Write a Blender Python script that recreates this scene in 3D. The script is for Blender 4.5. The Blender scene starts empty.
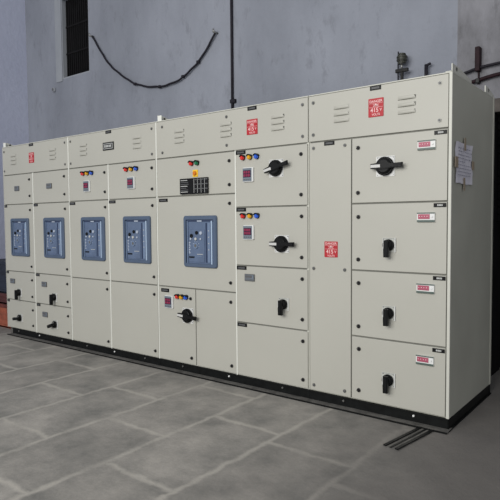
import bpy, bmesh, math, random
from mathutils import Vector, Matrix
random.seed(7)
S = bpy.context.scene
COL = S.collection
PI = math.pi

# ------------------------------------------------------------------ materials
def lin(c):
    c = c / 255.0
    return c / 12.92 if c <= 0.04045 else ((c + 0.055) / 1.055) ** 2.4
def rgb(c): return (lin(c[0]), lin(c[1]), lin(c[2]), 1)
def mat(name, col, rough=0.5, metal=0.0, var=0.0, scale=6.0, bump=0.0, bscale=60, emit=None, col2=None, coat=0.0):
    m = bpy.data.materials.new(name); m.use_nodes = True
    nt = m.node_tree; b = nt.nodes['Principled BSDF']
    b.inputs['Base Color'].default_value = rgb(col)
    b.inputs['Roughness'].default_value = rough
    b.inputs['Metallic'].default_value = metal
    b.inputs['Coat Weight'].default_value = coat
    if max(col) < 60: b.inputs['Specular IOR Level'].default_value = .18
    if emit:
        b.inputs['Emission Color'].default_value = rgb(col); b.inputs['Emission Strength'].default_value = emit
    tc = nt.nodes.new('ShaderNodeTexCoord')
    n = nt.nodes.new('ShaderNodeTexNoise'); n.inputs['Scale'].default_value = scale; n.inputs['Detail'].default_value = 6
    nt.links.new(tc.outputs['Object'], n.inputs['Vector'])
    r = nt.nodes.new('ShaderNodeValToRGB')
    c2 = col2 or tuple(max(0, x * (1 - var)) for x in col)
    r.color_ramp.elements[0].position = 0.3; r.color_ramp.elements[1].position = 0.7
    r.color_ramp.elements[0].color = rgb(c2); r.color_ramp.elements[1].color = rgb(col)
    nt.links.new(n.outputs['Fac'], r.inputs['Fac']); nt.links.new(r.outputs['Color'], b.inputs['Base Color'])
    if bump:
        n2 = nt.nodes.new('ShaderNodeTexNoise'); n2.inputs['Scale'].default_value = bscale; n2.inputs['Detail'].default_value = 4
        nt.links.new(tc.outputs['Object'], n2.inputs['Vector'])
        bp = nt.nodes.new('ShaderNodeBump'); bp.inputs['Strength'].default_value = bump; bp.inputs['Distance'].default_value = 0.01
        nt.links.new(n2.outputs['Fac'], bp.inputs['Height']); nt.links.new(bp.outputs['Normal'], b.inputs['Normal'])
    return m

PAINT = mat('cream_paint', (184, 183, 174), 0.45, var=0.025, scale=1.4, bump=0.03, bscale=500)
FRAME = mat('frame_paint', (206, 206, 197), 0.45, var=0.02)
SIDE = mat('side_sheet_paint', (186, 186, 175), 0.5, var=0.06, scale=2.0)
BLACK = mat('black_plastic', (24, 25, 26), 0.35, var=0.2)
DARK = mat('plinth_black', (22, 24, 24), 0.5, var=0.4, scale=20)
DUSTY = mat('dusty_steel', (112, 110, 106), 0.7, var=0.3, scale=15)
STEEL = mat('steel', (150, 150, 148), 0.35, metal=0.7, var=0.1)
LIP = mat('louvre_lip_shade', (128, 128, 120), .6)  # darker copy of the sheet paint for the shade under each louvre
GAPSH = mat('door_gap_shade', (128, 128, 121), .8, var=.1)
STRIPW = mat('lit_edge_and_lug_white', (232, 233, 226), .4, var=.02)
TICK = mat('breaker_print', (178, 188, 204), .4)
LOCK = mat('lock_dark', (34, 34, 36), 0.4, var=0.1)
LOCKRING = mat('lock_ring', (128, 128, 124), 0.35, metal=0.4, var=0.1)
WHITE = mat('white_plastic', (228, 229, 228), 0.4, var=0.02)
PALE = mat('pale_marking', (196, 198, 196), 0.5, var=0.05)
PLATE = mat('handle_plate', (196, 198, 192), 0.4, var=0.03)
GRIPW = mat('grip_insert_highlight', (206, 206, 204), 0.3, var=0.05)
RED = mat('sign_red', (186, 26, 40), 0.5, var=0.12, scale=20)
SIGNW = mat('sign_lettering', (238, 196, 196), 0.5)
LR = mat('lamp_red', (214, 44, 38), 0.2, coat=0.5, emit=0.03)
LY = mat('lamp_amber', (222, 165, 20), 0.2, coat=0.5, emit=0.03)
LB = mat('lamp_blue', (40, 92, 205), 0.2, coat=0.5, emit=0.03)
LG = mat('lamp_green', (14, 112, 72), 0.2, coat=0.5, emit=0.03)
ORANGE = mat('orange_button', (214, 120, 12), 0.4)
YELLOW = mat('yellow_plate', (244, 200, 48), 0.4)
MB = mat('meter_grey', (120, 130, 142), 0.4, var=0.1)
MD = mat('meter_window', (56, 36, 58), 0.15, coat=0.5)
MR = mat('meter_digits', (172, 52, 88), 0.4, emit=0.1)
SG = mat('small_meter_grey', (98, 99, 101), 0.4, var=0.1)
RT = mat('rating_pink', (184, 92, 114), 0.4, var=0.15, scale=60)
GT = mat('rating_greygreen', (84, 100, 94), 0.4, var=0.1)
BZ = mat('breaker_bezel_blue', (82, 98, 122), 0.45, var=0.06)
BF = mat('breaker_face_blue', (96, 114, 144), 0.25, var=0.12, scale=7, coat=0.4)
BS = mat('breaker_strip_blue', (112, 130, 158), 0.3)
BL = mat('breaker_reflection_streak', (176, 196, 220), 0.15, coat=0.6)
BD = mat('breaker_dark_blue', (44, 58, 88), 0.4)  # dark blue of the bars on the breaker face
PAPER = mat('paper', (222, 220, 230), 0.8, var=0.05, scale=12)
INK = mat('ink', (150, 150, 166), 0.8)
TAPE = mat('brown_tape', (176, 160, 140), 0.4, var=0.15, scale=30)
CABLE = mat('cable_black', (42, 40, 48), 0.6, var=0.3, scale=40)
CABLER = mat('cable_rusty', (46, 28, 34), 0.6, var=0.3, scale=20)
INSUL = mat('insulator', (74, 76, 68), 0.35, var=0.5, scale=30)

# ------------------------------------------------------------------ mesh builder
class MB_:
    def __init__(s): s.bm = bmesh.new(); s.mats = []
    def mi(s, m):
        if m not in s.mats: s.mats.append(m)
        return s.mats.index(m)
    def _paint(s, faces, m):
        i = s.mi(m)
        for f in faces: f.material_index = i
    def box(s, x0, x1, y0, y1, z0, z1, m, bev=0.0, seg=2):
        r = bmesh.ops.create_cube(s.bm, size=1, matrix=Matrix.Translation(((x0+x1)/2, (y0+y1)/2, (z0+z1)/2)) @ Matrix.Diagonal((abs(x1-x0), abs(y1-y0), abs(z1-z0), 1)))
        vs = r['verts']; s._paint({f for v in vs for f in v.link_faces}, m)
        if bev:
            es = list({e for v in vs for e in v.link_edges})
            rr = bmesh.ops.bevel(s.bm, geom=es, offset=bev, segments=seg, affect='EDGES', profile=0.5)
            s._paint(rr['faces'], m)
        return s
    def cyl(s, c, axis, r, h, m, seg=24, r2=None, bev=0.0):
        q = Vector((0, 0, 1)).rotation_difference(Vector(axis).normalized()).to_matrix().to_4x4()
        rr = bmesh.ops.create_cone(s.bm, cap_ends=True, segments=seg, radius1=r, radius2=r if r2 is None else r2, depth=h, matrix=Matrix.Translation(c) @ q)
        fs = {f for v in rr['verts'] for f in v.link_faces}
        s._paint(fs, m)
        for f in fs:
            if len(f.verts) == 4: f.smooth = True
        if bev:
            es = list({e for v in rr['verts'] for e in v.link_edges if any(len(f.verts) > 4 for f in e.link_faces)})
            s._paint(bmesh.ops.bevel(s.bm, geom=es, offset=bev, segments=2, affect='EDGES')['faces'], m)
        return s
    def prism(s, pts, y0, y1, m, plane='xz', bev=0.0):
        """extrude a closed outline; plane xz extrudes along y, yz along x"""
        def P(a, b, t): return (a, t, b) if plane == 'xz' else (t, a, b)
        A = [s.bm.verts.new(P(a, b, y0)) for a, b in pts]; B = [s.bm.verts.new(P(a, b, y1)) for a, b in pts]
        fs = [s.bm.faces.new(A), s.bm.faces.new(B[::-1])]
        n = len(pts)
        for i in range(n): fs.append(s.bm.faces.new((A[i], B[i], B[(i+1) % n], A[(i+1) % n])))
        bmesh.ops.recalc_face_normals(s.bm, faces=fs)
        s._paint(fs, m)
        if bev:
            es = [e for e in fs[0].edges] + [e for e in fs[1].edges]
            s._paint(bmesh.ops.bevel(s.bm, geom=es, offset=bev, segments=2, affect='EDGES')['faces'], m)
        return s
    def mesh(s, name):
        me = bpy.data.meshes.new(name); s.bm.to_mesh(me); s.bm.free()
        for m in s.mats: me.materials.append(m)
        return me

WP = {}
def link(name, me, loc, parent=None, rot=None):
    o = bpy.data.objects.new(name, me); COL.objects.link(o)
    w = Vector(loc); WP[o] = w
    if parent: o.parent = parent; o.location = w - WP[parent]
    else: o.location = w
    if rot: o.rotation_euler = rot
    return o
def build(mb, name, loc, parent=None, rot=None): return link(name, mb.mesh(name), loc, parent, rot)
def tag(o, label=None, cat=None, group=None, kind=None):
    if label: o['label'] = label
    if cat: o['category'] = cat
    if group: o['group'] = group
    if kind: o['kind'] = kind
    return o
def rrect(w, h, r, n=5):
    p = []
    for cx, cz, a0 in ((w/2-r, h/2-r, 0), (-w/2+r, h/2-r, 90), (-w/2+r, -h/2+r, 180), (w/2-r, -h/2+r, 270)):
        for i in range(n+1):
            a = math.radians(a0 + 90*i/n); p.append((cx + r*math.cos(a), cz + r*math.sin(a)))
    return p
def text_mesh(name, lines, m, h):
    """lines: (text, size, x, z) centred, built in the xz plane facing -y"""
    bm = bmesh.new()
    dg = None
    for t, sz, x, z in lines:
        cu = bpy.data.curves.new('t', 'FONT'); cu.body = t; cu.size = sz; cu.align_x = 'CENTER'; cu.align_y = 'CENTER'; cu.extrude = h; cu.offset = sz*0.015
        ob = bpy.data.objects.new('t', cu); COL.objects.link(ob)
        dg = bpy.context.evaluated_depsgraph_get()
        me = bpy.data.meshes.new_from_object(ob.evaluated_get(dg))
        me.transform(Matrix.Translation((x, 0, z)) @ Matrix.Rotation(PI/2, 4, 'X'))
        bm.from_mesh(me)
        bpy.data.objects.remove(ob); bpy.data.curves.remove(cu); bpy.data.meshes.remove(me)
    me = bpy.data.meshes.new(name); bm.to_mesh(me); bm.free(); me.materials.append(m)
    return me

# ------------------------------------------------------------------ shared small meshes (origin on the sheet, facing -y)
CACHE = {}
def cached(key, fn):
    if key not in CACHE: CACHE[key] = fn()
    return CACHE[key]
def m_latch():
    b = MB_(); b.cyl((0, -.001, 0), (0, -1, 0), .0155, .004, LOCKRING, 20); b.cyl((0, -.006, 0), (0, -1, 0), .0125, .012, LOCK, 20, bev=.002)
    b.box(-.0125, -.004, -.016, -.010, -.003, .003, LOCKRING); return b.mesh('latch')
def m_screw():
    b = MB_(); b.cyl((0, -.002, 0), (0, -1, 0), .013, .004, LOCKRING, 16); b.cyl((0, -.005, 0), (0, -1, 0), .008, .008, SG, 6, bev=.001); return b.mesh('screw')
def m_lamp(m):
    b = MB_()
    b.cyl((0, -.003, 0), (0, -1, 0), .020, .006, BLACK, 24, bev=.0015)
    b.cyl((0, -.018, 0), (0, -1, 0), .0185, .026, m, 24, r2=.0165, bev=.004)
    b.prism([(.019*math.cos(a), .019*math.sin(a)+.001) for a in [math.radians(20+140*i/10) for i in range(11)]] +
            [(.0245*math.cos(a), .0245*math.sin(a)+.002) for a in [math.radians(160-140*i/10) for i in range(11)]], -.034, -.001, BLACK)  # black arc over the lens stands in for its shaded top
    return b.mesh('indicator_lamp')
def m_meter():
    b = MB_()
    b.prism(rrect(.106, .116, .006), -.016, 0, WHITE, bev=.002)
    b.box(-.050, .040, -.019, -.015, -.053, .053, MB, .001)
    b.box(-.044, .034, -.021, -.018, -.022, .036, MD, .001)
    for r in range(2):
        for c in range(3):
            x = -.030 + c*.023; z = .020 - r*.026
            b.box(x-.007, x+.007, -.0225, -.020, z+.006, z+.009, MR); b.box(x-.007, x+.007, -.0225, -.020, z-.009, z-.006, MR)
            b.box(x-.007, x+.007, -.0225, -.020, z-.0015, z+.0015, MR)
            b.box(x-.008, x-.005, -.0225, -.020, z-.009, z+.009, MR); b.box(x+.005, x+.008, -.0225, -.020, z-.009, z+.009, MR)
    for c in range(4): b.cyl((-.034+c*.020, -.020, -.038), (0, -1, 0), .005, .005, SG, 10)
    return b.mesh('panel_meter')
def m_small(w=.10, h=.058):
    b = MB_()
    b.box(-w/2, w/2, -.010, 0, -h/2, h/2, SG, .002)
    b.box(-w/2+.006, w/2-.006, -.012, -.009, -h/2+.010, h/2-.006, MB)
    b.box(-w/2+.010, w/2-.022, -.0135, -.011, -.002, h/2-.010, SG)
    b.box(-w/2+.010, w/2-.014, -.0135, -.011, -h/2+.014, -.008, SG)
    return b.mesh('small_meter')
def m_rating():
    b = MB_(); w, h = .118, .062
    b.box(-w/2, w/2, -.012, 0, -h/2, h/2, WHITE, .002)
    b.box(-w/2, w/2, -.014, -.011, h/2-.008, h/2, GT, .001); b.box(-w/2, w/2, -.014, -.011, -h/2, -h/2+.013, GT, .001)
    b.box(-w/2+.008, w/2-.032, -.014, -.011, -h/2+.019, h/2-.011, RT, .001)
    for i in range(4):
        x = -w/2+.018+i*.017
        b.box(x-.005, x+.005, -.0150, -.0135, .000, .012, MR)
        b.box(x-.002, x+.002, -.0155, -.0145, .003, .009, WHITE)
    b.cyl((w/2-.018, -.014, .004), (0, -1, 0), .007, .006, WHITE, 14)
    return b.mesh('rating_meter')
def m_name(w, h, white):
    b = MB_(); b.box(-w/2, w/2, -.003, 0, -h/2, h/2, BLACK, .0008, 1)
    x = -w/2 + w*(.30 if white else .16); e = w/2 - w*(.28 if white else .16)
    while x < e:
        d = random.uniform(.005, .009); b.box(x, min(x+d, e), -.004, -.0028, -h*.22, h*.22, PALE if white else SG); x += d + .002
    return b.mesh('nameplate')
def m_big_handle():
    b = MB_()
    b.cyl((0, -.012, 0), (0, -1, 0), .064, .022, BLACK, 36, bev=.004)
    b.cyl((0, -.030, 0), (0, -1, 0), .056, .018, BLACK, 36, r2=.046, bev=.004)
    b.prism([(-.090, -.017), (-.04, -.022), (.04, -.020), (.062, -.014), (.136, -.017), (.139, .017), (.062, .014), (.04, .020), (-.04, .022), (-.090, .017)], -.050, -.026, BLACK, bev=.005)
    b.box(-.086, -.016, -.0530, -.049, -.0105, .0105, GRIPW, .002)
    for i in range(6): b.box(.075+i*.010, .079+i*.010, -.052, -.049, -.012, .012, LOCK)
    return b.mesh('rotary_handle')
def m_plate(w, pm=None, t_=.004):
    b = MB_(); b.prism(rrect(w, w, .005), -.004, 0, PLATE if pm else WHITE, bev=.001)
    if pm: b.box(w/2-.006, w/2, -t_, 0, -w/2, w/2, pm, .001)  # right edge coloured white as the lit side of the plate
    for x in (-1, 1):
        for z in (-1, 1): b.cyl((x*(w/2-.010), -.005, z*(w/2-.010)), (0, -1, 0), .0035, .004, STEEL, 10)
    t = .0014
    b.box(w/2-.004-t, w/2-.004, -.0055, -.003, -w/2+.004, w/2-.004, SG); b.box(-w/2+.004, w/2-.004, -.0055, -.003, w/2-.004-t, w/2-.004, SG)
    return b.mesh('handle_plate')
def m_small_handle():
    b = MB_()
    b.cyl((0, -.014, 0), (0, -1, 0), .040, .020, BLACK, 32, bev=.003)
    b.cyl((0, -.030, 0), (0, -1, 0), .034, .016, BLACK, 32, r2=.028, bev=.003)
    b.prism([(-.016, -.082), (.017, -.082), (.019, -.030), (.016, .034), (-.015, .034), (-.018, -.030)], -.062, -.030, BLACK, bev=.005)
    b.box(-.0195, -.0155, -.058, -.036, -.022, .030, GRIPW, .001)  # pale bar paints the highlight on the grip's left side
    return b.mesh('rotary_handle')
LOUV = []
def add_louvres(b, x, z0=2.137, w=.125):
    for i in range(3):
        z = z0 + .047 - i*.047
        # pressed louvre: flat at the top edge, standing 10 mm proud at its bottom edge, ends rounded down to the sheet
        n = 8; top = []; bot = []
        for k in range(n+1):
            t = k/n; px = x - w/2 + w*t; d = min(1, math.sin(PI*t)*1.5)
            top.append((px, 0, z + .013)); bot.append((px, -.011*d, z - .012))
        vt = [b.bm.verts.new(p) for p in top]; vb = [b.bm.verts.new(p) for p in bot]
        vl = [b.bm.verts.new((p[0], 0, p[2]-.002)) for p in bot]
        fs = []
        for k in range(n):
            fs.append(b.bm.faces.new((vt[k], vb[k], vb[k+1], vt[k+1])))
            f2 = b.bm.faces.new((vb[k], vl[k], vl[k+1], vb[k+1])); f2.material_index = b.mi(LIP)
        for f in fs: f.material_index = b.mi(PAINT); f.smooth = True

# ------------------------------------------------------------------ breaker window
def m_bezel(w=.392, h=.455):
    b = MB_()
    o = rrect(w, h, .022, 6); i_ = rrect(w-.062, h-.066, .008, 6)
    n = len(o)
    def ring(pts, y): return [b.bm.verts.new((p[0], y, p[1])) for p in pts]
    mid_o = rrect(w-.012, h-.012, .018, 6)
    r0 = ring(o, 0); r1 = ring(o, -.012); r2 = ring(mid_o, -.020); r3 = ring(i_, -.020); r4 = ring(i_, -.002)
    k = b.mi(BZ)
    for A, B in ((r0, r1), (r1, r2), (r2, r3), (r3, r4)):
        for j in range(n):
            f = b.bm.faces.new((A[j], A[(j+1) % n], B[(j+1) % n], B[j])); f.material_index = k
    bmesh.ops.recalc_face_normals(b.bm, faces=b.bm.faces)
    return b.mesh('breaker_bezel')
def m_face(w=.392, h=.455):
    b = MB_(); iw, ih = w-.062, h-.066
    X = lambda u: (u-.5)*w
    Z = lambda v: (.5-v)*h
    b.box(-iw/2, iw/2, -.004, -.001, -ih/2, ih/2, BF)
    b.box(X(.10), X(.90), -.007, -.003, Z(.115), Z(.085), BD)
    b.box(X(.41), X(.55), -.010, -.006, Z(.115), Z(.092), TICK)
    b.box(X(.14), X(.62), -.009, -.003, Z(.90), Z(.27), BF, .003)
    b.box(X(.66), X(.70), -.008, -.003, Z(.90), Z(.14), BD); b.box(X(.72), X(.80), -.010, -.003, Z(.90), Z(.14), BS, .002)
    b.box(X(.835), X(.868), -.016, -.003, Z(.93), Z(.10), BL, .002)  # pale ridge shapes the reflection streak in the clear cover
    b.box(X(.10), X(.125), -.014, -.003, Z(.93), Z(.10), BS, .002)
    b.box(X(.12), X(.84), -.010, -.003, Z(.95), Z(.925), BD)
    for u, v, r, m in ((.24, .39, .017, BLACK), (.40, .33, .016, BLACK), (.53, .335, .015, TICK), (.22, .45, .010, TICK), (.37, .45, .013, PALE), (.52, .45, .009, TICK), (.37, .58, .028, BS), (.37, .58, .016, SG)):
        b.cyl((X(u), -.013, Z(v)), (0, -1, 0), r, .010 if r < .02 else .008, m, 20, bev=.0015)
    for a in range(5):
        t = math.radians(150 - a*40); b.box(X(.37)+.036*math.cos(t)-.003, X(.37)+.036*math.cos(t)+.003, -.0105, -.008, Z(.58)+.036*math.sin(t)-.003, Z(.58)+.036*math.sin(t)+.003, TICK)
    for i in range(7):
        b.box(X(.15), X(.15)+(.014 if i % 2 else .020), -.0105, -.008, Z(.52+i*.034)-.004, Z(.52+i*.034)+.004, TICK)
    b.box(X(.16), X(.32), -.013, -.008, Z(.82), Z(.79), BLACK)
    b.box(X(.40), X(.58), -.0105, -.008, Z(.75), Z(.74), PALE); b.box(X(.40), X(.54), -.0105, -.008, Z(.79), Z(.78), BS)
    for i in range(4): b.box(X(.745), X(.775), -.012, -.009, Z(.30+i*.12), Z(.285+i*.12), PALE)
    return b.mesh('breaker_face')

def danger_sign(x, z, parent, w=.112, h=.118):
    b = MB_(); b.prism(rrect(w, h, .004), -.003, 0, RED, bev=.0006)
    s = build(b, 'danger_sign', (x, -.0005, z), parent); s['label'] = 'small red danger sign with pale lettering'
    link('sign_lettering', cached('dangertxt', lambda: sign_text(w, h)), (x, -.0036, z), s)
    return s
def sign_text(w, h):
    me = text_mesh('sign_lettering', [('DANGER', .0235, 0, .042), ('415', .040, -.010, -.018), ('VOLTS', .020, 0, -.047), ('V', .026, .036, -.018)], SIGNW, .0004)
    b = MB_(); b.bm.from_mesh(me); b.mats = [SIGNW]
    # skull over crossed bones
    b.cyl((0, 0, .019), (0, -1, 0), .0075, .0008, SIGNW, 16); b.box(-.004, .004, -.0004, .0004, .008, .015, SIGNW)
    for sgn in (1, -1):
        b.prism([(-.022, .006*sgn+.014), (-.020, .009*sgn+.014), (.022, -.006*sgn+.014), (.020, -.009*sgn+.014)], -.0004, .0004, SIGNW)
    b.box(-.050, .050, -.0004, .0004, .0015, .0032, SIGNW); b.box(-.050, .050, -.0004, .0004, .0285, .030, SIGNW)
    return b.mesh('sign_lettering')

# ------------------------------------------------------------------ cabinets
ZB, ZT, ZH, DEP = .080, 2.300, 1.955, .985
def cabinet(x0, x1, label, group='cabinets of the switchgear line-up', first=False, last=False, strips=()):
    xc = (x0+x1)/2
    root = bpy.data.objects.new('switchgear_cabinet', None); COL.objects.link(root); root.location = (xc, 0, 0); WP[root] = Vector((xc, 0, 0))
    root.empty_display_size = .2
    tag(root, label, 'electrical cabinet', group)
    b = MB_()
    b.box(x0+.001-xc, x1-.001-xc, .012, DEP, ZB, ZT-.002, FRAME if not last else SIDE, .002, 1)
    if last:  # folded front post and side sheet joint
        b.box(x1-.020-xc, x1-xc, -.002, .012, ZB, ZT, FRAME, .002, 1)
        b.box(x1-xc-.002, x1-xc+.002, DEP-.030, DEP, ZB, ZT, SIDE, .001, 1)
    if first: b.box(x0-xc, x0+.004-xc, .0, .03, ZB, ZT, FRAME, .001, 1)
    b.box(x0-xc, x1-xc, .000, DEP+.005, ZT-.004, ZT+.004, FRAME, .002, 1)
    b.box(x0+.01-xc, x1-.022-xc, .0118, .02, ZB+.01, ZT-.01, GAPSH)  # grey backing puts the shade of the door gaps into colour
    for xs in strips: b.box(xs-.0055-xc, xs+.0055-xc, -.0035, .013, ZB+.002, ZT-.006 if min(abs(xs-x0), abs(xs-x1)) < .01 else ZH+.002, STRIPW, .001, 1)  # white strips paint the lit highlight along the door edges
    build(b, 'body', (xc, 0, 0), root)
    # plinth: black channel with dusty bottom flange
    b = MB_()
    b.box(x0-xc+(.10 if first else 0), x1-xc-(.004 if last else 0), .010, .020, .004, ZB, DARK)
    b.box(x0-xc+(.10 if first else 0), x1-xc-(.004 if last else 0), -.004, .06, ZB-.008, ZB-.0005, DARK)
    b.box(x0-xc+(.10 if first else 0), x1-xc+(.008 if last else 0), -.060, .05, .002, .010, DUSTY, .001, 1); b.box(x0-xc+(.10 if first else 0), x1-xc+(.008 if last else 0), -.064, -.060, .001, .012, DARK)
    for xx in (x0-xc+(.12 if first else .02), x1-xc-.03): b.box(xx, xx+.01, .015, DEP-.015, .004, ZB-.001, DARK)
    b.box(x0-xc+(.10 if first else 0), x1-xc, DEP-.02, DEP-.01, .004, ZB, DARK)
    if last:
        b.box(x1-xc-.014, x1-xc-.004, .01, DEP-.01, .004, ZB-.0005, DARK); b.box(x1-xc-.05, x1-xc+.008, -.02, DEP, .002, .0095, DARK)
    if first:
        b.box(x0-xc+.02, x0-xc+.08, .03, .09, .002, ZB, DUSTY, .003); b.box(x0-xc+.02, x0-xc+.08, DEP-.09, DEP-.03, .002, ZB, DUSTY, .003)
        b.box(x0-xc+.10, x0-xc+.11, .01, DEP-.01, .004, ZB-.0005, DARK)
    n = max(2, int((x1-x0)/.45))
    for i in range(n):
        x = x0-xc + (x1-x0)*(i+.55)/n
        b.cyl((x, .006, ZB-.028), (0, -1, 0), .008, .012, WHITE if i % 2 else STEEL, 6)
    build(b, 'plinth', (xc, 0, 0), root)
    return root
def header(root, x0, x1, louv, screws):
    xc = (x0+x1)/2; b = MB_()
    b.box(x0-xc, x1-xc, 0, .0115, ZH+.0055, ZT-.007, PAINT, .002, 2)
    for x in louv:
        add_louvres(b, x-xc)
    h = build(b, 'header_cover', (xc, 0, 0), root)
    for x in screws:
        for z in (2.243, 2.008): link('screw', cached('screw', m_screw), (x, 0, z), h)
    return h
def door(root, x0, x1, z0, z1, latches=()):
    g = .0045; xc, zc = (x0+x1)/2, (z0+z1)/2; b = MB_()
    b.box(x0+g-xc, x1-g-xc, 0, .0115, z0+.0055-zc, z1-.0055-zc, PAINT, .0025, 2)
    d = build(b, 'door', (xc, 0, zc), root)
    for x, z in latches: link('latch', cached('latch', m_latch), (x, 0, z), d, (0, random.uniform(-.5, .5), 0))
    return d
def name_plate(d, x0, x1, z, h=.030, white=False):
    w = x1-x0
    return link('nameplate', m_name(w, h, white), ((x0+x1)/2, -.0003, z), d)
def lamps(d, xs, z, ms=None):
    for x, (k, m) in zip(xs, ms or (('r', LR), ('y', LY), ('b', LB))):
        link('indicator_lamp', cached('lamp'+k, lambda: m_lamp(m)), (x, 0, z), d)
def meter(d, x, z): link('panel_meter', cached('meter', m_meter), (x, 0, z), d)
def smeter(d, x, z): link('small_meter', cached('sm', m_small), (x, 0, z), d)
def rating(d, x, z): link('rating_meter', cached('rt', m_rating), (x, 0, z), d)
def big_handle(d, x, z, a=0):
    link('handle_plate', cached('bp', lambda: m_plate(.136)), (x, 0, z), d)
    o = link('rotary_handle', cached('bh', m_big_handle), (x, -.004, z), d, (0, math.radians(-a), 0)); o['label'] = 'large black rotary handle lying across its plate'
def small_handle(d, x, z, a=0):
    link('handle_plate', cached('sp', lambda: m_plate(.098, WHITE, .012)), (x, 0, z), d)
    link('rotary_handle', cached('sh', m_small_handle), (x, -.004, z), d, (0, math.radians(a), 0))
def breaker(d, x, z):
    link('breaker_bezel', cached('bz', m_bezel), (x, 0, z), d); link('breaker_face', cached('bf', m_face), (x, 0, z), d)
def lug(root, x, y0, y1, h, side=1):
    """lifting angle standing on the cabinet top: a tapered plate with an eye, and its foot flange"""
    b = MB_(); L = y1-y0
    hy, hz, r = .085, h*.56, .013
    # plate outline with a hole cut as a keyed outline
    out = [(0, 0), (0, h), (L*.30, h*.97), (L, h*.35), (L, 0)]
    hole = [(hy + r*math.cos(t), hz + r*math.sin(t)) for t in [2*PI*i/14 for i in range(15)]]
    t0 = min(range(len(hole)-1), key=lambda i: hole[i][1]); hole = hole[t0:-1] + hole[:t0+1]
    pts = [(hy, 0)] + [hole[0]] + hole[1:-1][::1] + [(hole[0][0]+.0006, hole[0][1])] + [(hy+.0006, 0), (L, 0)] + [(L, h*.35), (L*.30, h*.97), (0, h), (0, 0)]
    b.prism(pts, -.003*1, .003, FRAME, plane='yz')
    b.box(-.04 if side > 0 else 0, 0 if side > 0 else .04, 0, L, 0, .005, FRAME)
    if side < 0: b.box(0, .052, -.004, .002, 0, h*.9, STRIPW, .002)
    o = build(b, 'lifting_lug', (x, y0, ZT+.004), root)
    return o

NAMEZ = 2.279
# --- section 1 : two narrow breaker columns with four small feeders below
r1 = cabinet(-5.475, -4.110, 'leftmost switchgear cabinet with two narrow breaker columns above four small feeder doors', first=True, strips=(-4.815,))
h = header(r1, -5.470, -4.114, (-5.225, -4.40), (-5.435, -4.165))
danger_sign(-4.826, 2.130, h, .108, .118)
name_plate(h, -4.875, -4.785, NAMEZ)
X1 = (-5.468, -4.815, -4.115)
dA = door(r1, X1[0], X1[1], 1.598, ZH, ((-4.884, 1.882), (-4.884, 1.690))); smeter(dA, -5.160, 1.787)
dB = door(r1, X1[1], X1[2], 1.598, ZH, ((-4.187, 1.880), (-4.187, 1.685))); smeter(dB, -4.478, 1.787)
dA = door(r1, X1[0], X1[1], .785, 1.598, ((-4.884, 1.525), (-4.884, .858))); name_plate(dA, -5.460, -5.400, 1.580); breaker(dA, -5.11, 1.202)
dB = door(r1, X1[1], X1[2], .785, 1.598, ((-4.184, 1.525), (-4.172, .860))); name_plate(dB, -4.806, -4.722, 1.580); breaker(dB, -4.400, 1.204)
for z0, z1, za, zb, zs, zn in ((.435, .785, .697, .500, .533, .768), (.084, .435, .340, .155, .222, .418)):
    up = z0 > .3
    dA = door(r1, X1[0], X1[1], z0, z1, ((-4.882, za), (-4.885, zb))); name_plate(dA, -5.458, -5.405, zn)
    if up: smeter(dA, -5.318, .664)
    small_handle(dA, -5.165, zs, 0 if up else 80)
    dB = door(r1, X1[1], X1[2], z0, z1, ((-4.176, za), (-4.176, zb))); name_plate(dB, -4.800, -4.725, zn)
    smeter(dB, -4.628, zn-.102)
    small_handle(dB, -4.425, zs, 0 if up else 70)
lug(r1, -5.462, .01, .20, .058, -1)
# --- section 2 : two breaker columns with indicator lamps
r2 = cabinet(-4.108, -2.722, 'second switchgear cabinet from the left, two breaker doors each under lamps and a meter', strips=(-4.1045, -3.428,))
h = header(r2, -4.104, -2.726, (-3.835, -2.985), (-4.060, -2.776))
b = MB_(); b.box(-.086, .086, -.006, 0, -.040, .040, BLACK, .002); b.box(-.072, .072, -.0075, -.005, -.027, .027, PALE); b.box(-.066, .066, -.009, -.0065, -.021, .021, BLACK)
for i in range(5): b.box(-.054+i*.023, -.038+i*.023, -.0100, -.0085, -.012, .012, PALE)
build(b, 'section_plate', (-3.415, -.0003, 2.138), h)
name_plate(h, -3.457, -3.368, NAMEZ)
X2 = (-4.103, -3.428, -2.727)
for i, (xa, xb, xl) in enumerate(((X2[0], X2[1], -3.485), (X2[1], X2[2], -2.780))):
    d = door(r2, xa, xb, 1.602, ZH, ((xl, 1.880), (xl, 1.683)))
    lx = -3.838 if i == 0 else -3.140
    lamps(d, (lx, lx+.074, lx+.148), 1.884); meter(d, -3.775 if i == 0 else -3.070, 1.753)
    d = door(r2, xa, xb, .777, 1.602, ((xl, 1.528), (xl+.006, .854))); name_plate(d, xa+.004, xa+.106, 1.578)
    breaker(d, -3.690 if i == 0 else -3.002, 1.203)
    door(r2, xa, xb, .084, .777, ((xl+.006, .688), (xl+.008, .147)))
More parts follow.
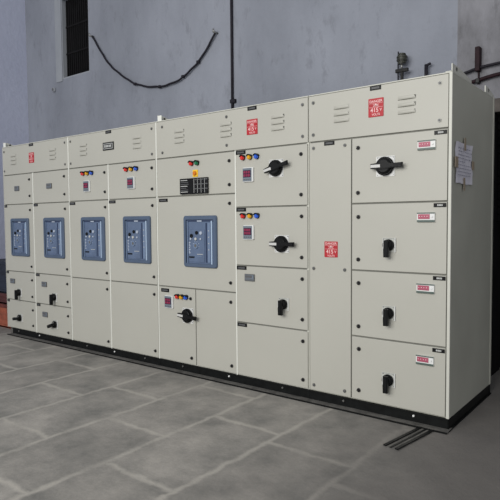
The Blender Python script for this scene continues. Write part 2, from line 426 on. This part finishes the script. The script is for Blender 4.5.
# --- section 3 : wide incomer breaker column and four feeder doors
r3 = cabinet(-2.720, -1.062, 'wide switchgear cabinet with the alarm panel, one breaker door and four stacked feeder doors', strips=(-2.7165, -1.768))
h = header(r3, -2.716, -1.066, (-2.415, -1.868, -1.340), (-2.634, -1.870+.01, -1.112))
danger_sign(-1.590, 2.131, h, .110, .122)
name_plate(h, -1.636, -1.544, NAMEZ)
X3 = (-2.715, -1.768, -1.067)
d = door(r3, X3[0], X3[1], 1.604, ZH, ((-1.833, 1.878), (-1.833, 1.680)))
lamps(d, (-2.262, -2.194), 1.882, (('r', LR), ('g', LG)))
b = MB_(); b.prism(rrect(.062, .062, .006), -.006, 0, YELLOW, bev=.002); b.cyl((0, -.012, 0), (0, -1, 0), .019, .016, ORANGE, 24, bev=.003)
build(b, 'push_button', (-2.222, 0, 1.796), d)['label'] = 'orange push button on a square yellow plate'
b = MB_(); b.box(-.165, .165, -.022, 0, -.069, .069, BLACK, .003)
for i in range(7):
    z = .052-i*.017; b.box(-.152, -.152+random.uniform(.07, .12), -.0232, -.021, z-.0028, z+.0028, SG if i % 3 else PALE)
for i in range(4):
    x = .012+i*.042; b.box(x-.003, x, -.0232, -.021, -.062, .062, PALE if i else GRIPW)
    for j in range(6): b.box(x+.006, x+.032, -.0232, -.021, .050-j*.020, .058-j*.020, LOCK if j % 2 else SG)
build(b, 'alarm_panel', (-2.232, 0, 1.686), d)['label'] = 'black alarm annunciator with pale rows and columns'
d = door(r3, X3[0], X3[1], .775, 1.604, ((-1.833, 1.524), (-1.830, .855))); name_plate(d, -2.690, -2.575, 1.572)
breaker(d, -2.168, 1.198)
d = door(r3, X3[0], -2.240, .084, .775, ((-2.300, .684), (-2.295, .146))); name_plate(d, -2.680, -2.575, .738, .034)
meter(d, -2.570, .634); lamps(d, (-2.458, -2.405, -2.350), .690); big_handle(d, -2.335, .528, -4)
door(r3, -2.240, X3[1], .084, .775, ((-1.830, .692), (-1.826, .148)))
for i, (z0, z1) in enumerate(((1.488, ZH), (1.008, 1.488), (.533, 1.008), (.084, .533))):
    la = ((1.877, 1.572), (1.407, 1.094), (.929, .617), (.450, .151))[i]
    d = door(r3, X3[1], X3[2], z0, z1, tuple((-1.126+.004*i, z) for z in la))
    name_plate(d, -1.762, -1.660, z1-.020)
    if i < 2:
        lamps(d, (-1.683, -1.611, -1.541), (1.888, 1.414)[i]); meter(d, -1.628, (1.750, 1.282)[i])
        big_handle(d, (-1.355, -1.305)[i], (1.785, 1.194)[i], (14, 0)[i])
    if i == 2: smeter(d, -1.625, .912); small_handle(d, -1.290, .722)
lug(r3, -2.712, .02, .245, .058, -1)
# --- section 4 : cable alley and four feeder doors
r4 = cabinet(-1.060, .0, 'rightmost switchgear cabinet with a tall narrow cable door and four large feeder doors', last=True)
h = header(r4, -1.056, -.024, (-.784, -.298), (-1.018, -.079))
danger_sign(-.517, 2.145, h, .112, .126)
name_plate(h, -.562, -.480, NAMEZ)
X4 = (-1.057, -.703, -.022)
d = door(r4, X4[0], X4[1], .084, ZH)
d['label'] = 'tall narrow plain cable alley door'
for x in (-1.016, -.756):
    for z in (1.910, 1.016, .128): link('screw', cached('screw', m_screw), (x, 0, z), d)
name_plate(d, -.925, -.840, 1.936); danger_sign(-.868, 1.162, d, .110, .116)
for i, (z0, z1) in enumerate(((1.491, ZH), (1.018, 1.491), (.545, 1.018), (.084, .545))):
    la = ((1.882, 1.567), (1.397, 1.096), (.928, .618), (.455, .156))[i]
    d = door(r4, X4[1], X4[2], z0, z1, tuple((-.651+.003*i, z) for z in la))
    name_plate(d, -.112, -.030, z1-.024, .026, True)
    rating(d, -.160, (1.858, 1.390, .922, .445)[i])
    if i == 0: big_handle(d, -.445, 1.740)
    else: small_handle(d, -.416, (None, 1.203, .735, .270)[i])
lug(r4, -.004, .0, .40, .050, 1); lug(r4, -.004, .74, .96, .048, 1)

# ------------------------------------------------------------------ paper notice taped to the right side of the row
b = MB_(); nx, nz = 10, 10; W, H = .355, .265; g = []
for i in range(nx+1):
    row = []
    for j in range(nz+1):
        row.append(b.bm.verts.new((.003 + .003*math.sin(i*1.3+j*.7) + .002*math.cos(j*1.9), -W/2+W*i/nx + .004*math.sin(j*.6), -H/2+H*j/nz + .003*math.sin(i*.8))))
    g.append(row)
for i in range(nx):
    for j in range(nz):
        f = b.bm.faces.new((g[i][j], g[i+1][j], g[i+1][j+1], g[i][j+1])); f.smooth = True; f.material_index = b.mi(PAPER)
pn = build(b, 'paper_notice', (.003, .235, 1.742))
tag(pn, 'creased white paper notice taped to the grey side of the rightmost cabinet', 'notice')
b = MB_()
for r in range(9):
    y = -.14
    while y < (.12 if r != 4 else .0):
        d_ = random.uniform(.012, .035); b.box(.0095, .0100, y, y+d_, .095-r*.022, .100-r*.022, INK); y += d_+.012
build(b, 'handwriting', (.003, .235, 1.742), pn)
for yy, zz, w, hh in ((0, .130, .030, .085), (-.01, -.135, .030, .085), (-.175, 0, .060, .070), (.180, .0, .050, .060)):
    b = MB_(); b.box(-.0005, .0008, -w/2, w/2, -hh/2, hh/2, TAPE); build(b, 'tape_strip', (.0125, .235+yy, 1.742+zz), pn)

# ------------------------------------------------------------------ shell
YW, XL = 1.50, -7.40
def wallmat(name, c, c2, c3, stain=.5, sc=1.2):
    m = bpy.data.materials.new(name); m.use_nodes = True; nt = m.node_tree; N = nt.nodes; L = nt.links
    bs = N['Principled BSDF']; bs.inputs['Roughness'].default_value = .9
    tc = N.new('ShaderNodeTexCoord')
    n1 = N.new('ShaderNodeTexNoise'); n1.inputs['Scale'].default_value = sc; n1.inputs['Detail'].default_value = 8; n1.inputs['Roughness'].default_value = .62
    mp = N.new('ShaderNodeMapping'); mp.inputs['Scale'].default_value = (1, 1, .45)
    L.new(tc.outputs['Object'], mp.inputs['Vector']); L.new(mp.outputs['Vector'], n1.inputs['Vector'])
    r1 = N.new('ShaderNodeValToRGB'); r1.color_ramp.elements[0].position = .32; r1.color_ramp.elements[1].position = .68
    r1.color_ramp.elements[0].color = rgb(c2); r1.color_ramp.elements[1].color = rgb(c); L.new(n1.outputs['Fac'], r1.inputs['Fac'])
    n2 = N.new('ShaderNodeTexNoise'); n2.inputs['Scale'].default_value = 9; n2.inputs['Detail'].default_value = 10; n2.inputs['Roughness'].default_value = .7
    L.new(mp.outputs['Vector'], n2.inputs['Vector'])
    r2 = N.new('ShaderNodeValToRGB'); r2.color_ramp.elements[0].position = .55; r2.color_ramp.elements[1].position = .75
    r2.color_ramp.elements[0].color = (0, 0, 0, 1); r2.color_ramp.elements[1].color = (stain, stain, stain, 1); L.new(n2.outputs['Fac'], r2.inputs['Fac'])
    mx = N.new('ShaderNodeMixRGB'); L.new(r2.outputs['Color'], mx.inputs['Fac']); L.new(r1.outputs['Color'], mx.inputs['Color1']); mx.inputs['Color2'].default_value = rgb(c3)
    L.new(mx.outputs['Color'], bs.inputs['Base Color'])
    bp = N.new('ShaderNodeBump'); bp.inputs['Strength'].default_value = .35; bp.inputs['Distance'].default_value = .02
    n3 = N.new('ShaderNodeTexNoise'); n3.inputs['Scale'].default_value = 14; n3.inputs['Detail'].default_value = 8; L.new(tc.outputs['Object'], n3.inputs['Vector'])
    L.new(n3.outputs['Fac'], bp.inputs['Height']); L.new(bp.outputs['Normal'], bs.inputs['Normal'])
    return m
WB = wallmat('plaster_blue_grey', (152, 156, 167), (127, 131, 141), (108, 110, 117), .6, .8)
WL = wallmat('plaster_left_lit', (186, 191, 210), (172, 177, 198), (156, 160, 176), .3)  # lighter than the back wall: its stronger light is put into the colour
WR = wallmat('plaster_rough', (140, 140, 146), (108, 108, 112), (84, 84, 86), .7, 5)
JB = wallmat('plaster_jamb', (158, 162, 168), (142, 146, 154), (124, 128, 136), .3)
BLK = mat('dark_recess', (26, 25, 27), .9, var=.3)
LINT = mat('lintel_brown', (92, 86, 82), .8, var=.25, scale=8)
ZW = 6.2
def stru(name, mb, loc=(0, 0, 0)): return tag(build(mb, name, loc), kind='structure')
WX0, WX1, WZ0, WZ1 = -6.40, -5.73, 3.57, 4.75     # window opening
DX0, DX1, DZ = -.14, 1.35, 2.40                    # opening behind the last cabinet
b = MB_()
def wb(x0, x1, z0, z1, m=WB): b.box(x0, x1, YW, YW+.30, z0, z1, m)
wb(XL-.3, WX0, 0, ZW); wb(WX0, WX1, 0, WZ0); wb(WX0, WX1, WZ1, ZW); wb(WX1, -.45, 0, ZW)
wb(-.45, DX0, 0, ZW, WR); wb(DX0, DX1, DZ, ZW, WR); wb(DX1, 4.5, 0, ZW, WR)
stru('wall_back', b)
b = MB_(); b.box(XL-.3, XL, -3.2, YW, 0, ZW, WL); stru('wall_left', b)
# window: plastered reveal, bars and dark louvres
b = MB_(); b.box(WX0, WX0+.015, YW+.002, YW+.29, WZ0, WZ1, JB); b.box(WX1-.02, WX1, YW+.01, YW+.29, WZ0, WZ1, JB); b.box(WX0, WX1, YW+.005, YW+.29, WZ0-.001, WZ0+.02, JB); b.box(WX0-.16, WX0+.0, YW-.012, YW, WZ0-.03, WZ1+.05, JB, .003)
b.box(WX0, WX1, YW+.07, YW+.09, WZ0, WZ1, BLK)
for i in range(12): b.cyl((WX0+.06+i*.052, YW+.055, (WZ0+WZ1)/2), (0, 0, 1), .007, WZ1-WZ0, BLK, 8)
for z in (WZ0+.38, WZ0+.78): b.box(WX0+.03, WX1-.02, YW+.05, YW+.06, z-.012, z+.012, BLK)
stru('window_1', b)
# dark opening
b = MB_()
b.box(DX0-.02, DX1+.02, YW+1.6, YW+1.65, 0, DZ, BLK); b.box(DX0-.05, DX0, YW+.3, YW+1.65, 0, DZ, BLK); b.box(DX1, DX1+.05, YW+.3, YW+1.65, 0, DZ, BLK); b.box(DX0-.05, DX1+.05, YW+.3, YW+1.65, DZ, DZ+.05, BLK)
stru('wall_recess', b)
b = MB_(); b.box(DX0, DX1, YW-.01, YW+.28, DZ-.115, DZ, LINT, .004); b.box(DX1-.06, DX1, YW-.01, YW+.28, 0, DZ-.115, LINT, .004); b.box(DX0, DX0+.012, YW+.0, YW+.28, 0, DZ-.115, BLK)
for i in range(14): b.box(DX0+.012, DX1-.06, YW+.10, YW+.12, 1.35+i*.066, 1.35+i*.066+.060, BLK, .006)
stru('door_1', b)

# floor: large stone slabs laid in rows with pale dusty joints
m = bpy.data.materials.new('stone_slab_floor'); m.use_nodes = True; nt = m.node_tree; N = nt.nodes; L = nt.links
bs = N['Principled BSDF']; bs.inputs['Roughness'].default_value = .75
tc = N.new('ShaderNodeTexCoord')
# wobble
nw = N.new('ShaderNodeTexNoise'); nw.inputs['Scale'].default_value = 1.6; nw.inputs['Detail'].default_value = 3; L.new(tc.outputs['Object'], nw.inputs['Vector'])
vs = N.new('ShaderNodeVectorMath'); vs.operation = 'SUBTRACT'; L.new(nw.outputs['Color'], vs.inputs[0]); vs.inputs[1].default_value = (.5, .5, .5)
vm = N.new('ShaderNodeVectorMath'); vm.operation = 'SCALE'; L.new(vs.outputs[0], vm.inputs[0]); vm.inputs['Scale'].default_value = .05
nw2 = N.new('ShaderNodeTexNoise'); nw2.inputs['Scale'].default_value = 9; nw2.inputs['Detail'].default_value = 5; L.new(tc.outputs['Object'], nw2.inputs['Vector'])
vm2 = N.new('ShaderNodeVectorMath'); vm2.operation = 'MULTIPLY_ADD'; L.new(nw2.outputs['Color'], vm2.inputs[0]); vm2.inputs[1].default_value = (.07, .07, 0); vm2.inputs[2].default_value = (-.035, -.035, 0)
va0 = N.new('ShaderNodeVectorMath'); va0.operation = 'ADD'; L.new(vm2.outputs[0], va0.inputs[0]); L.new(vm.outputs[0], va0.inputs[1])
va = N.new('ShaderNodeVectorMath'); va.operation = 'ADD'; L.new(tc.outputs['Object'], va.inputs[0]); L.new(va0.outputs[0], va.inputs[1])
mp = N.new('ShaderNodeMapping'); mp.vector_type = 'POINT'
L.new(va.outputs[0], mp.inputs['Vector'])
sx = N.new('ShaderNodeSeparateXYZ'); L.new(mp.outputs[0], sx.inputs[0])
cx = N.new('ShaderNodeCombineXYZ')   # brick x runs along world y, brick rows along world x
ay = N.new('ShaderNodeMath'); ay.operation = 'ADD'; ay.inputs[1].default_value = 9.5; L.new(sx.outputs['Y'], ay.inputs[0])
ax = N.new('ShaderNodeMath'); ax.operation = 'ADD'; ax.inputs[1].default_value = 3.16 + 11.6; L.new(sx.outputs['X'], ax.inputs[0])
dv = N.new('ShaderNodeMath'); dv.operation = 'DIVIDE'; dv.inputs[1].default_value = .58; L.new(ax.outputs[0], dv.inputs[0])
fl = N.new('ShaderNodeMath'); fl.operation = 'FLOOR'; L.new(dv.outputs[0], fl.inputs[0])
d40 = N.new('ShaderNodeMath'); d40.operation = 'DIVIDE'; d40.inputs[1].default_value = 32; L.new(fl.outputs[0], d40.inputs[0])
a40 = N.new('ShaderNodeMath'); a40.operation = 'ADD'; a40.inputs[1].default_value = .5/32; L.new(d40.outputs[0], a40.inputs[0])
sh = N.new('ShaderNodeValToRGB'); sh.color_ramp.interpolation = 'CONSTANT'
shifts = {17: .32, 18: .85, 19: .42, 20: .96, 21: .67, 22: 1.16, 23: .70}
els = sh.color_ramp.elements; els[0].position = 0; els[0].color = (.4, .4, .4, 1); els[1].position = 12/32; els[1].color = (.2, .2, .2, 1)
for k in range(13, 30):
    v = (shifts.get(k, random.random()) % .95); e = els.new(k/32); e.color = (v, v, v, 1)
L.new(a40.outputs[0], sh.inputs['Fac'])
ys = N.new('ShaderNodeMath'); ys.operation = 'ADD'; L.new(ay.outputs[0], ys.inputs[0]); L.new(sh.outputs['Color'], ys.inputs[1])
L.new(ys.outputs[0], cx.inputs['X']); L.new(ax.outputs[0], cx.inputs['Y'])
def brick(mortar, smooth):
    k = N.new('ShaderNodeTexBrick'); k.offset = 0; k.offset_frequency = 2; k.squash = 1
    k.inputs['Scale'].default_value = 1; k.inputs['Brick Width'].default_value = .95; k.inputs['Row Height'].default_value = .58
    k.inputs['Mortar Size'].default_value = mortar; k.inputs['Mortar Smooth'].default_value = smooth; k.inputs['Bias'].default_value = 0
    k.inputs['Color1'].default_value = (0, 0, 0, 1); k.inputs['Color2'].default_value = (1, 1, 1, 1); k.inputs['Mortar'].default_value = (.5, .5, .5, 1)
    L.new(cx.outputs[0], k.inputs['Vector']); return k
bk = brick(.034, 1)
n1 = N.new('ShaderNodeTexNoise'); n1.inputs['Scale'].default_value = 2.2; n1.inputs['Detail'].default_value = 9; n1.inputs['Roughness'].default_value = .68; L.new(tc.outputs['Object'], n1.inputs['Vector'])
n4 = N.new('ShaderNodeTexNoise'); n4.inputs['Scale'].default_value = 45; n4.inputs['Detail'].default_value = 6; L.new(tc.outputs['Object'], n4.inputs['Vector'])
rs = N.new('ShaderNodeValToRGB'); rs.color_ramp.elements[0].position = .33; rs.color_ramp.elements[1].position = .68
rs.color_ramp.elements[0].color = rgb((122, 121, 117)); rs.color_ramp.elements[1].color = rgb((178, 173, 166)); L.new(n1.outputs['Fac'], rs.inputs['Fac'])
mg = N.new('ShaderNodeMixRGB'); mg.blend_type = 'MULTIPLY'; mg.inputs['Fac'].default_value = .30
rg = N.new('ShaderNodeValToRGB'); rg.color_ramp.elements[0].position = .3; rg.color_ramp.elements[0].color = (.55, .55, .55, 1); L.new(n4.outputs['Fac'], rg.inputs['Fac'])
L.new(rs.outputs['Color'], mg.inputs['Color1']); L.new(rg.outputs['Color'], mg.inputs['Color2'])
mv = N.new('ShaderNodeMixRGB'); mv.blend_type = 'MULTIPLY'; mv.inputs['Fac'].default_value = .14; L.new(mg.outputs[0], mv.inputs['Color1']); L.new(bk.outputs['Color'], mv.inputs['Color2'])
n5 = N.new('ShaderNodeTexNoise'); n5.inputs['Scale'].default_value = 3.1; n5.inputs['Detail'].default_value = 5; L.new(tc.outputs['Object'], n5.inputs['Vector'])
r5 = N.new('ShaderNodeValToRGB'); r5.color_ramp.elements[0].position = .30; r5.color_ramp.elements[1].position = .55
r5.color_ramp.elements[0].color = (.25, .25, .25, 1); r5.color_ramp.elements[1].color = (1, 1, 1, 1); L.new(n5.outputs['Fac'], r5.inputs['Fac'])
mm = N.new('ShaderNodeMath'); mm.operation = 'MULTIPLY'; L.new(bk.outputs['Fac'], mm.inputs[0]); L.new(r5.outputs['Color'], mm.inputs[1])
m2 = N.new('ShaderNodeMath'); m2.operation = 'MULTIPLY'; m2.inputs[1].default_value = .55; L.new(mm.outputs[0], m2.inputs[0])
mj = N.new('ShaderNodeMixRGB'); L.new(m2.outputs[0], mj.inputs['Fac']); L.new(mv.outputs[0], mj.inputs['Color1']); mj.inputs['Color2'].default_value = rgb((188, 183, 174))
# shade around the right end of the row, mixed into the floor colour
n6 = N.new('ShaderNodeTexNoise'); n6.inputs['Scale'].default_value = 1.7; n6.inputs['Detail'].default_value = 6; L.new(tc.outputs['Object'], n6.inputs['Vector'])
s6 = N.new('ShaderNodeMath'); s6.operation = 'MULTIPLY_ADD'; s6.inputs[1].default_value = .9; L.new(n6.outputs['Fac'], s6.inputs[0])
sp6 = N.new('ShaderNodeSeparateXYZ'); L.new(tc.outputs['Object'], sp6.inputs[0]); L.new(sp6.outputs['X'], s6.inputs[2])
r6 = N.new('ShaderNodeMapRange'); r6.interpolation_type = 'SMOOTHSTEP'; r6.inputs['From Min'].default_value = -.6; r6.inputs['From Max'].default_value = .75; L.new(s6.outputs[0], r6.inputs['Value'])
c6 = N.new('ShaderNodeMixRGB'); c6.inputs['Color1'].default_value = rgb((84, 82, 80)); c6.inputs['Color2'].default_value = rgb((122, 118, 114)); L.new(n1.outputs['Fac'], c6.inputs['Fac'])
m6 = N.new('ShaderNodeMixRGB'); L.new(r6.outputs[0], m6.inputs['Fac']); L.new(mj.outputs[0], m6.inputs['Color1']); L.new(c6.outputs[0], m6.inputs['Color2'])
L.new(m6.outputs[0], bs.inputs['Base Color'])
bp = N.new('ShaderNodeBump'); bp.inputs['Strength'].default_value = .25; bp.inputs['Distance'].default_value = .01; L.new(n4.outputs['Fac'], bp.inputs['Height']); L.new(bp.outputs['Normal'], bs.inputs['Normal'])
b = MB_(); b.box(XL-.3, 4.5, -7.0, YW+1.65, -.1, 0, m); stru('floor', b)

# ------------------------------------------------------------------ wall fittings
def tube(name, pts, r, m, parent=None, smooth=True, res=6):
    cu = bpy.data.curves.new(name, 'CURVE'); cu.dimensions = '3D'; cu.bevel_depth = r; cu.bevel_resolution = res//2; cu.use_fill_caps = True
    sp = cu.splines.new('NURBS' if smooth else 'POLY'); sp.points.add(len(pts)-1)
    for p, q in zip(sp.points, pts): p.co = (*q, 1)
    if smooth: sp.use_endpoint_u = True; sp.order_u = 3
    o = bpy.data.objects.new(name, cu); COL.objects.link(o)
    dg = bpy.context.evaluated_depsgraph_get(); me = bpy.data.meshes.new_from_object(o.evaluated_get(dg)); bpy.data.objects.remove(o)
    me.materials.clear(); me.materials.append(m)
    return link(name, me, (0, 0, 0), parent)
# sagging cable between two wall hooks
ctrl = [(-5.61, 4.049), (-5.43, 3.803), (-5.26, 3.605), (-5.11, 3.483), (-4.90, 3.340), (-4.70, 3.227), (-4.41, 3.143), (-4.12, 3.112), (-3.85, 3.145), (-3.68, 3.226), (-3.54, 3.311), (-3.38, 3.458), (-3.25, 3.607)]
pts = []
for i in range(len(ctrl)-1):
    for k in range(3):
        t = k/3; pts.append((ctrl[i][0]*(1-t)+ctrl[i+1][0]*t, YW-.035+.006*math.sin(i*1.3+k), ctrl[i][1]*(1-t)+ctrl[i+1][1]*t + .005*math.sin((i*3+k)*2.1)))
pts.append((ctrl[-1][0], YW-.035, ctrl[-1][1]))
c = tube('hanging_cable', pts, .013, CABLE); tag(c, 'dark twisted cable sagging in a curve across the blue grey wall', 'cable')
for i in range(2, len(pts)-2):
    if i % 5 == 0 and i > 12: b = MB_(); b.box(-.020, .020, -.018, .018, -.018, .018, CABLE, .006); build(b, 'cable_tie', pts[i], c)
for p in (pts[0], pts[-1]):
    b = MB_(); b.cyl((0, -.02, 0), (0, -1, 0), .012, .08, STEEL, 12); b.cyl((0, -.055, .012), (0, 0, 1), .010, .04, STEEL, 12)
    tag(build(b, 'wall_hook', (p[0], YW-.022, p[2]-.006)), 'steel wall hook at the %s end of the sagging cable' % ('left' if p is pts[0] else 'right'), 'hook')
# vertical conduit
b = MB_(); b.cyl((0, 0, 0), (0, 0, 1), .016, 4.6, CABLE, 14)
cd = build(b, 'wall_conduit', (-3.02, YW-.018, 3.6)); tag(cd, 'thin dark vertical conduit running down the wall behind the wide cabinet', 'conduit')
for z in (1.9, 2.77, 4.4):
    b = MB_(); b.box(-.026, .050, -.016, .018, -.022, .022, CABLE, .004); build(b, 'clip', (-3.02, YW-.019, z), cd)
# small pipe stub and patch left of the window
b = MB_(); b.cyl((0, -.012, 0), (0, -1, 0), .034, .05, JB, 16, bev=.006); b.cyl((0, -.037, 0), (0, -1, 0), .022, .006, SG, 16)
tag(build(b, 'pipe_stub', (-6.62, YW, 3.44)), 'short grey pipe stub in the wall below the window', 'pipe')
# insulator on its bracket
ib = MB_()
ib.box(-.060, .060, -.10, -.07, -.016, .016, BLACK, .003); ib.box(-.012, .012, -.095, -.070, -.16, .0, BLACK, .003); ib.box(-.012, .012, -.08, .006, -.16, -.13, BLACK, .003)
ib.cyl((-.004, -.085, .040), (0, 0, 1), .010, .06, STEEL, 12)
ibr = build(ib, 'insulator_bracket', (-.925, YW, 2.755)); tag(ibr, 'round insulator on a dark cross bracket on the wall above the rightmost cabinet', 'insulator')
b = MB_()
for k, (r, z) in enumerate(((.040, .070), (.050, .095), (.050, .120), (.036, .142))): b.cyl((0, 0, z), (0, 0, 1), r, .024, INSUL, 24, bev=.006)
build(b, 'insulator', (-.925, YW-.085, 2.755), ibr)
tube('stay_wire', [(-.985, YW-.03, 2.95), (-.99, YW-.03, 2.75), (-.985, YW-.02, 2.58)], .006, CABLE, ibr)
b = MB_(); b.cyl((0, -.05, 0), (0, 0, 1), .016, .20, CABLE, 12, bev=.003); b.cyl((.018, -.05, .095), (1, 0, .3), .012, .05, CABLE, 12, bev=.003); b.box(-.01, .01, -.05, 0, -.09, -.07, CABLE)
tag(build(b, 'wall_spike', (-.71, YW, 2.68)), 'short dark hooked peg on the wall right of the insulator bracket', 'hook')
# two pipes at top right
p1 = tube('wall_pipe', [(-.46, YW-.03, 2.635), (-.36, YW-.03, 2.650), (-.27, YW-.035, 2.675), (-.1, YW-.04, 2.685), (.4, YW-.04, 2.71), (1.6, YW-.04, 2.74)], .012, CABLE)
tag(p1, 'thin dark cable run along the rough wall above the rightmost cabinet, upper of two', 'pipe', 'cable runs above the rightmost cabinet')
p2 = tube('wall_pipe', [(-.36, YW-.03, 2.555), (-.27, YW-.03, 2.568), (-.12, YW-.035, 2.595), (.2, YW-.04, 2.61), (1.6, YW-.04, 2.64)], .016, CABLER)
tag(p2, 'thicker dark red cable run on the rough wall, lower of the two', 'pipe', 'cable runs above the rightmost cabinet')
b = MB_(); b.box(-.020, .020, -.065, .006, -.055, .15, CABLER, .005); b.box(-.006, .006, -.02, .006, -.16, -.05, CABLER, .002); b.box(-.016, .016, -.052, .006, -.155, -.115, BLACK, .004)
tag(build(b, 'pipe_clamp', (-.262, YW, 2.70)), 'dark red vertical clamp strip crossing the upper cable run', 'clamp')

# steel channel lying on the floor in front of the rightmost cabinet
b = MB_()
b.box(-.050, .050, -.42, -.0, 0, .004, DUSTY, .001); b.box(-.050, -.030, -.42, 0, .003, .012, BLACK, .001); b.box(.030, .050, -.42, 0, .003, .012, BLACK, .001); b.box(-.008, .006, -.42, 0, .003, .008, BLACK, .001)
ch = build(b, 'steel_channel', (-.125, -.065, .0005), None, (0, 0, math.radians(-9)))
tag(ch, 'short dark steel channel lying on the floor against the rightmost plinth', 'steel channel')

# ------------------------------------------------------------------ crates at the far left end
def crate(name, x, y, z, w, d, h, m, m2, label, cat, slots=3, rotz=0):
    r = bpy.data.objects.new(name, None); COL.objects.link(r); r.location = (x, y, z); WP[r] = Vector((x, y, z)); tag(r, label, cat)
    b = MB_(); t = .02
    b.box(-w/2, w/2, -d/2, d/2, 0, t, m); 
    for sx_ in (-1, 1): b.box(sx_*w/2, sx_*(w/2-t), -d/2, d/2, 0, h-.04, m, .003); b.box(-w/2, w/2, sx_*d/2, sx_*(d/2-t), 0, h-.04, m, .003)
    for k in range(slots):
        zz = .05+(h-.12)*k/slots
        b.box(-w/2-.008, w/2+.008, -d/2-.008, -d/2, zz, zz+.02, m, .002); b.box(w/2, w/2+.008, -d/2, d/2, zz, zz+.02, m, .002)
    build(b, 'body', (x, y, z), r)
    b = MB_(); b.box(-w/2-.015, w/2+.015, -d/2-.015, d/2+.015, h-.045, h, m2, .006); build(b, 'lid', (x, y, z), r)
    b = MB_(); b.box(-.07, .07, -d/2-.035, -d/2-.008, h-.11, h-.09, m2, .004); b.box(w/2+.008, w/2+.035, -.07, .07, h-.11, h-.09, m2, .004); build(b, 'handle', (x, y, z), r)
OR1 = mat('crate_orange', (168, 92, 68), .7, var=.3, scale=8); OR2 = mat('crate_rust', (110, 52, 44), .7, var=.3, scale=8)
MR1 = mat('crate_maroon', (88, 44, 46), .7, var=.3); NV = mat('box_navy', (36, 44, 62), .6, var=.3); 
crate('storage_crate', -6.05, .42, 0, .74, .52, .31, OR1, OR2, 'orange red crate on the floor left of the switchgear row, lowest of three', 'crate')
crate('storage_crate', -6.05, .42, .311, .72, .50, .14, MR1, MR1, 'flat dark maroon crate between the orange crate and the navy box', 'crate', 1)
crate('storage_box', -6.05, .42, .452, .70, .48, .42, NV, NV, 'dark navy storage box on top of the crates left of the switchgear row', 'box')

# ------------------------------------------------------------------ light
w = bpy.data.worlds.new('world'); S.world = w; w.use_nodes = True
w.node_tree.nodes['Background'].inputs[0].default_value = (.92, .95, 1.0, 1); w.node_tree.nodes['Background'].inputs[1].default_value = .42
def area(name, loc, tgt, sx_, sy_, power, col):
    l = bpy.data.lights.new(name, 'AREA'); l.shape = 'RECTANGLE'; l.size = sx_; l.size_y = sy_; l.energy = power; l.color = col
    o = bpy.data.objects.new(name, l); COL.objects.link(o); o.location = loc
    o.rotation_euler = (Vector(tgt)-Vector(loc)).to_track_quat('-Z', 'Y').to_euler(); return o
area('hall_opening_light', (-1.6, -9.2, 4.2), (-2.8, 0, 1.0), 7, 4, 600, (1, .985, .95))
area('camera_side_light', (.6, -5.2, 2.6), (-1.0, 0, 1.4), 1.2, 1.0, 40, (1, .97, .92))

# ------------------------------------------------------------------ camera
cam = bpy.data.cameras.new('camera'); co = bpy.data.objects.new('camera', cam); COL.objects.link(co)
C = Vector((1.1679, -3.5849, 1.3742)); ya, pi_, ro = -.6615, -.0519, -.0081
fw = Vector((math.sin(ya)*math.cos(pi_), math.cos(ya)*math.cos(pi_), math.sin(pi_)))
r = Vector((math.cos(ya), -math.sin(ya), 0)); u = r.cross(fw)
R = r*math.cos(ro) + u*math.sin(ro); U = -r*math.sin(ro) + u*math.cos(ro)
M = Matrix((R, U, -fw)).transposed().to_4x4(); M.translation = C
co.matrix_world = M
cam.sensor_width = 36; cam.lens = 556.6/500*36; cam.clip_start = .05
S.camera = co
S.view_settings.view_transform = 'Standard'; S.view_settings.look = 'None'
